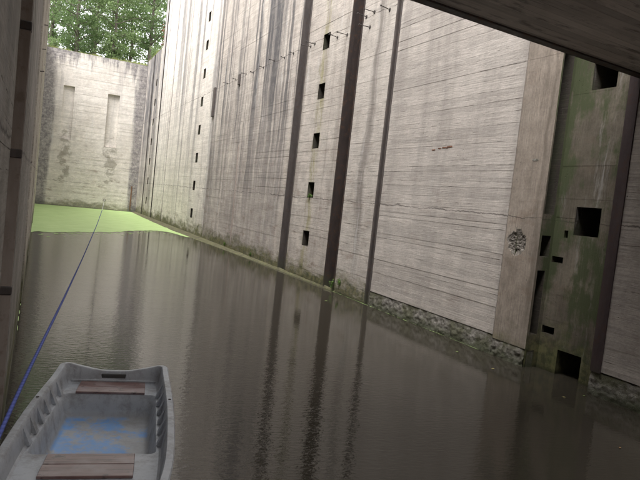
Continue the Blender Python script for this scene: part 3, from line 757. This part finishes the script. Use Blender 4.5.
# ------------------------------------------------------------------ vegetation
def foliage(name, c1, c2, tr=.5):
    g = G(name); v, x, y, z = g.pos(True)
    oi = g.t.nodes.new('ShaderNodeObjectInfo').outputs['Random']; gi = g.t.nodes.new('ShaderNodeNewGeometry').outputs['Random Per Island']
    col = g.mix(gi, c1, c2); n = g.noise(v, .8, 3)
    col = g.val(col, g.math('MULTIPLY', g.rng(n, .3, .7, .75, 1.2), g.rng(oi, 0, 1, .85, 1.15)))
    g.p('Base Color', col); g.p('Roughness', .6); g.p('Specular IOR Level', .3)
    t = g.t.nodes.new('ShaderNodeBsdfTranslucent'); g.set(t.inputs['Color'], g.val(col, 1.6))
    mx = g.t.nodes.new('ShaderNodeMixShader'); mx.inputs[0].default_value = tr
    g.t.links.new(g.b.outputs[0], mx.inputs[1]); g.t.links.new(t.outputs[0], mx.inputs[2]); g.t.links.new(mx.outputs[0], g.out.inputs[0]); return g.m
M['leaf'] = foliage('tree_leaves', (.095, .145, .06), (.16, .225, .10))
M['leafb'] = foliage('tree_leaves_light', (.12, .175, .07), (.19, .25, .115))
M['redleaf'] = foliage('red_brown_leaves', (.14, .045, .025), (.2, .09, .05), .2)
M['weedleaf'] = foliage('weed_leaves', (.09, .17, .04), (.15, .24, .06))
M['grassblade'] = foliage('grass_blades', (.14, .17, .05), (.25, .26, .09), .3)
def barkmat():
    g = G('bark'); v, x, y, z = g.pos(True); n = g.noise(g.xyz(g.math('MULTIPLY', x, 6), g.math('MULTIPLY', y, 6), g.math('MULTIPLY', z, 1.5)), 3, 6, .7)
    g.p('Base Color', g.mix(g.rng(n, .3, .7), (.07, .055, .045), (.19, .165, .14))); g.p('Roughness', .9); g.p('Normal', g.bump(n, .7, .03)); return g.m
M['bark'] = barkmat()
def leaf_quad(V, F, p, size, rr):
    n = Vector((rr.gauss(0, 1), rr.gauss(0, 1), rr.gauss(.5, 1))).normalized(); t = n.orthogonal().normalized()
    t = Matrix.Rotation(rr.uniform(0, 6.28), 3, n) @ t; q = n.cross(t); l = size*rr.uniform(.7, 1.3); wd = l*.42
    b = len(V); V += [tuple(p-t*l*.5), tuple(p+q*wd), tuple(p+t*l*.5-n*l*.12), tuple(p-q*wd)]; F.append((b, b+1, b+2, b+3))
def make_tree(seed, hgt, mat, nleaf=9000, base=.12, spread=.28):
    rr = random.Random(seed); root = empty('tree'); mb = MB()
    tp = []; x = y = 0
    for i in range(9):
        t = i/8; x += rr.gauss(0, .10); y += rr.gauss(0, .10); tp.append(Vector((x, y, t*hgt*.97)))
    r0 = hgt*.011+.05
    mb.tube(tp, [r0*(1-.9*i/8)+.015 for i in range(9)], 8); tr = mb.build('trunk', M['bark'], root, True)
    lm = MB(); tips = []
    nl = 34
    for k in range(nl):
        t = base+(1-base)*(k+rr.random())/nl; t = min(t, .98); zi = t*8; i = min(7, int(zi)); p = tp[i].lerp(tp[i+1], zi-i)
        az = k*2.4+rr.uniform(-.5, .5); ln = hgt*spread*(math.sin(math.pi*min(1, (1-t)*.8+.22)))*rr.uniform(.65, 1.15)
        d = Vector((math.cos(az), math.sin(az), rr.uniform(.05, .6))).normalized()
        q = p+d*ln*.55+Vector((0, 0, rr.uniform(-.1, .15)*ln)); e = p+d*ln+Vector((rr.gauss(0, .1)*ln, rr.gauss(0, .1)*ln, rr.uniform(-.15, .15)*ln))
        rb = r0*(1-t)*.38+.012; lm.tube([p, q, e], [rb, rb*.6, .006], 5)
        for s in (.35, .5, .65, .8, .95, 1.05):
            b = p.lerp(q, s/.55) if s < .55 else q.lerp(e, (s-.55)/.45); tips.append((b, .25+.35*ln*.35))
    lm.build('limbs', M['bark'], root)
    V = []; F = []
    sub = []
    for (c, r) in tips:
        for _ in range(rr.randint(2, 4)): sub.append((c+Vector((rr.gauss(0, r), rr.gauss(0, r), rr.gauss(0, r*.55))), rr.uniform(.16, .42)))
    per = max(1, nleaf//len(sub))
    for c, r in sub:
        for _ in range(per): leaf_quad(V, F, c+Vector((rr.gauss(0, r), rr.gauss(0, r), rr.gauss(0, r*.42))), .20, rr)
    mesh_obj('crown', V, F, mat, root); return root
def copy_tree(o):
    c = o.copy(); C.objects.link(c)
    for k in [q for q in bpy.data.objects if q.parent == o]:
        d = k.copy(); C.objects.link(d); d.parent = c
    return c
protos = [make_tree(11, 15, M['leaf'], 7600), make_tree(12, 13, M['leafb'], 7000), make_tree(13, 16, M['leaf'], 7600, .2, .24), make_tree(14, 11, M['leafb'], 6500, .08, .3)]
spots = [ # x, y, proto, rot, scale, label
 (-1.6, 56.5, 1, .3, .85, 'light green tree rising just behind the left corner of the end wall'),
 (2.3, 58.0, 0, 1.2, .9, 'dark green tree behind the end wall above the left niche'),
 (5.2, 56.5, 3, 2.2, .95, 'low bushy light green tree behind the end wall above the right niche'),
 (8.6, 57.5, 2, .9, .85, 'dark green tree behind the end wall at its right corner'),
 (.2, 64.5, 2, 5.0, 1.0, 'tall slender tree farther back above the left part of the end wall'),
 (4.2, 66, 0, 3.6, 1.02, 'tall dark tree farther back above the middle of the end wall'),
 (8.0, 66.5, 1, 5.5, 1.05, 'light green tree farther back above the right part of the end wall'),
 (2.2, 74, 0, .2, 1.05, 'distant dark tree seen through gaps left of the middle'),
 (6.6, 75, 2, 2.7, .9, 'distant tree seen through gaps right of the middle'),
 (11.5, 74, 3, 1.7, 1.2, 'distant bushy tree near the top corner of the tall right wall'),
 (-2.4, 75, 1, 2.0, 1.1, 'distant light green tree near the left wall edge')]
used = set()
for (x, y, k, rz, s, lab) in spots:
    o = protos[k] if k not in used else copy_tree(protos[k]); used.add(k)
    o.location = (x, y, GZ+.02); o.rotation_euler = (0, 0, rz); o.scale = (s, s, s); tag(o, lab, 'tree', 'trees behind the end wall')
def bush(name, loc, r, hgt, mat, n, size, label, cat, seed):
    rr = random.Random(seed); root = empty(name, loc); mb = MB(); V = []; F = []
    for k in range(9):
        a = rr.uniform(0, 6.28); e = Vector((math.cos(a)*r*.8*rr.random(), math.sin(a)*r*.8*rr.random(), hgt*rr.uniform(.5, 1)))
        mb.tube([Vector((0, 0, -.02)), e*.5+Vector((0, 0, .1*hgt)), e], [.02*hgt, .012*hgt, .004], 5)
        for _ in range(n//9):
            t = rr.uniform(.25, 1.1); p = e*t+Vector((rr.gauss(0, r*.3), rr.gauss(0, r*.3), rr.gauss(0, hgt*.12))); leaf_quad(V, F, p, size, rr)
    mb.build('stems', M['bark'], root); mesh_obj('leaves', V, F, mat, root); tag(root, label, cat); return root
bush('shrub', (7.95, 44.6, 12.3), .55, 1.5, M['redleaf'], 900, .13, 'reddish-brown shrub on the right wall top beside the tall section', 'shrub', 5)
bush('shrub', (7.75, 48.6, 12.3), .5, .9, M['leafb'], 900, .1, 'low green shrub on the right wall top near the corner', 'shrub', 6)
bush('shrub', (.35, 51.0, 11.93), .5, .9, M['leafb'], 800, .1, 'green shrub at the left end of the end wall top', 'shrub', 8)
for i, (y, z, r, hh, lab) in enumerate(((13.95, .05, .10, .30, 'green weed growing at the foot of the wide dark groove'), (13.6, .25, .07, .15, 'small weed sprouting from the wall right of the wide groove'),
        (16.05, 2.48, .09, .10, 'small weed tuft on the sill of the fourth wall niche down'), (20.8, .10, .06, .14, 'tiny weed at the waterline of the streaked panel'), (24.2, .10, .07, .14, 'tiny weed at the waterline below the iron pipe'))):
    bush('weed', (XR-.02, y, z), r, hh, M['weedleaf'], 70, .05, lab, 'weed', 20+i)
def grass():
    rr = random.Random(3); V = []; F = []
    for i in range(5000):
        x = rr.uniform(-.2, 7.4); y = YE+.1+abs(rr.gauss(0, .8)); hgt = rr.uniform(.1, .38)*(1.2 if x > 5.5 else .8)*max(.2, .6+.9*mnoise.noise(Vector((x*1.3, 0, 5))))
        a = rr.uniform(0, 6.28); dx, dy = math.cos(a)*.014, math.sin(a)*.014; lx, ly = rr.gauss(0, .1), rr.gauss(0, .1); b = len(V); zb = 11.94
        V += [(x-dx, y-dy, zb), (x+dx, y+dy, zb), (x+lx, y+ly, zb+hgt)]; F.append((b, b+1, b+2))
    for i in range(2500):
        y = rr.uniform(43.8, 50.4); x = 7.45+abs(rr.gauss(0, .5)); hgt = rr.uniform(.08, .3); a = rr.uniform(0, 6.28); dx, dy = math.cos(a)*.014, math.sin(a)*.014; b = len(V)
        V += [(x-dx, y-dy, LOW), (x+dx, y+dy, LOW), (x+rr.gauss(0, .08), y+rr.gauss(0, .08), LOW+hgt)]; F.append((b, b+1, b+2))
    return mesh_obj('grass', V, F, M['grassblade'])
tag(grass(), 'dry yellow-green grass fringe along the wall tops under the trees', 'grass', kind='stuff')
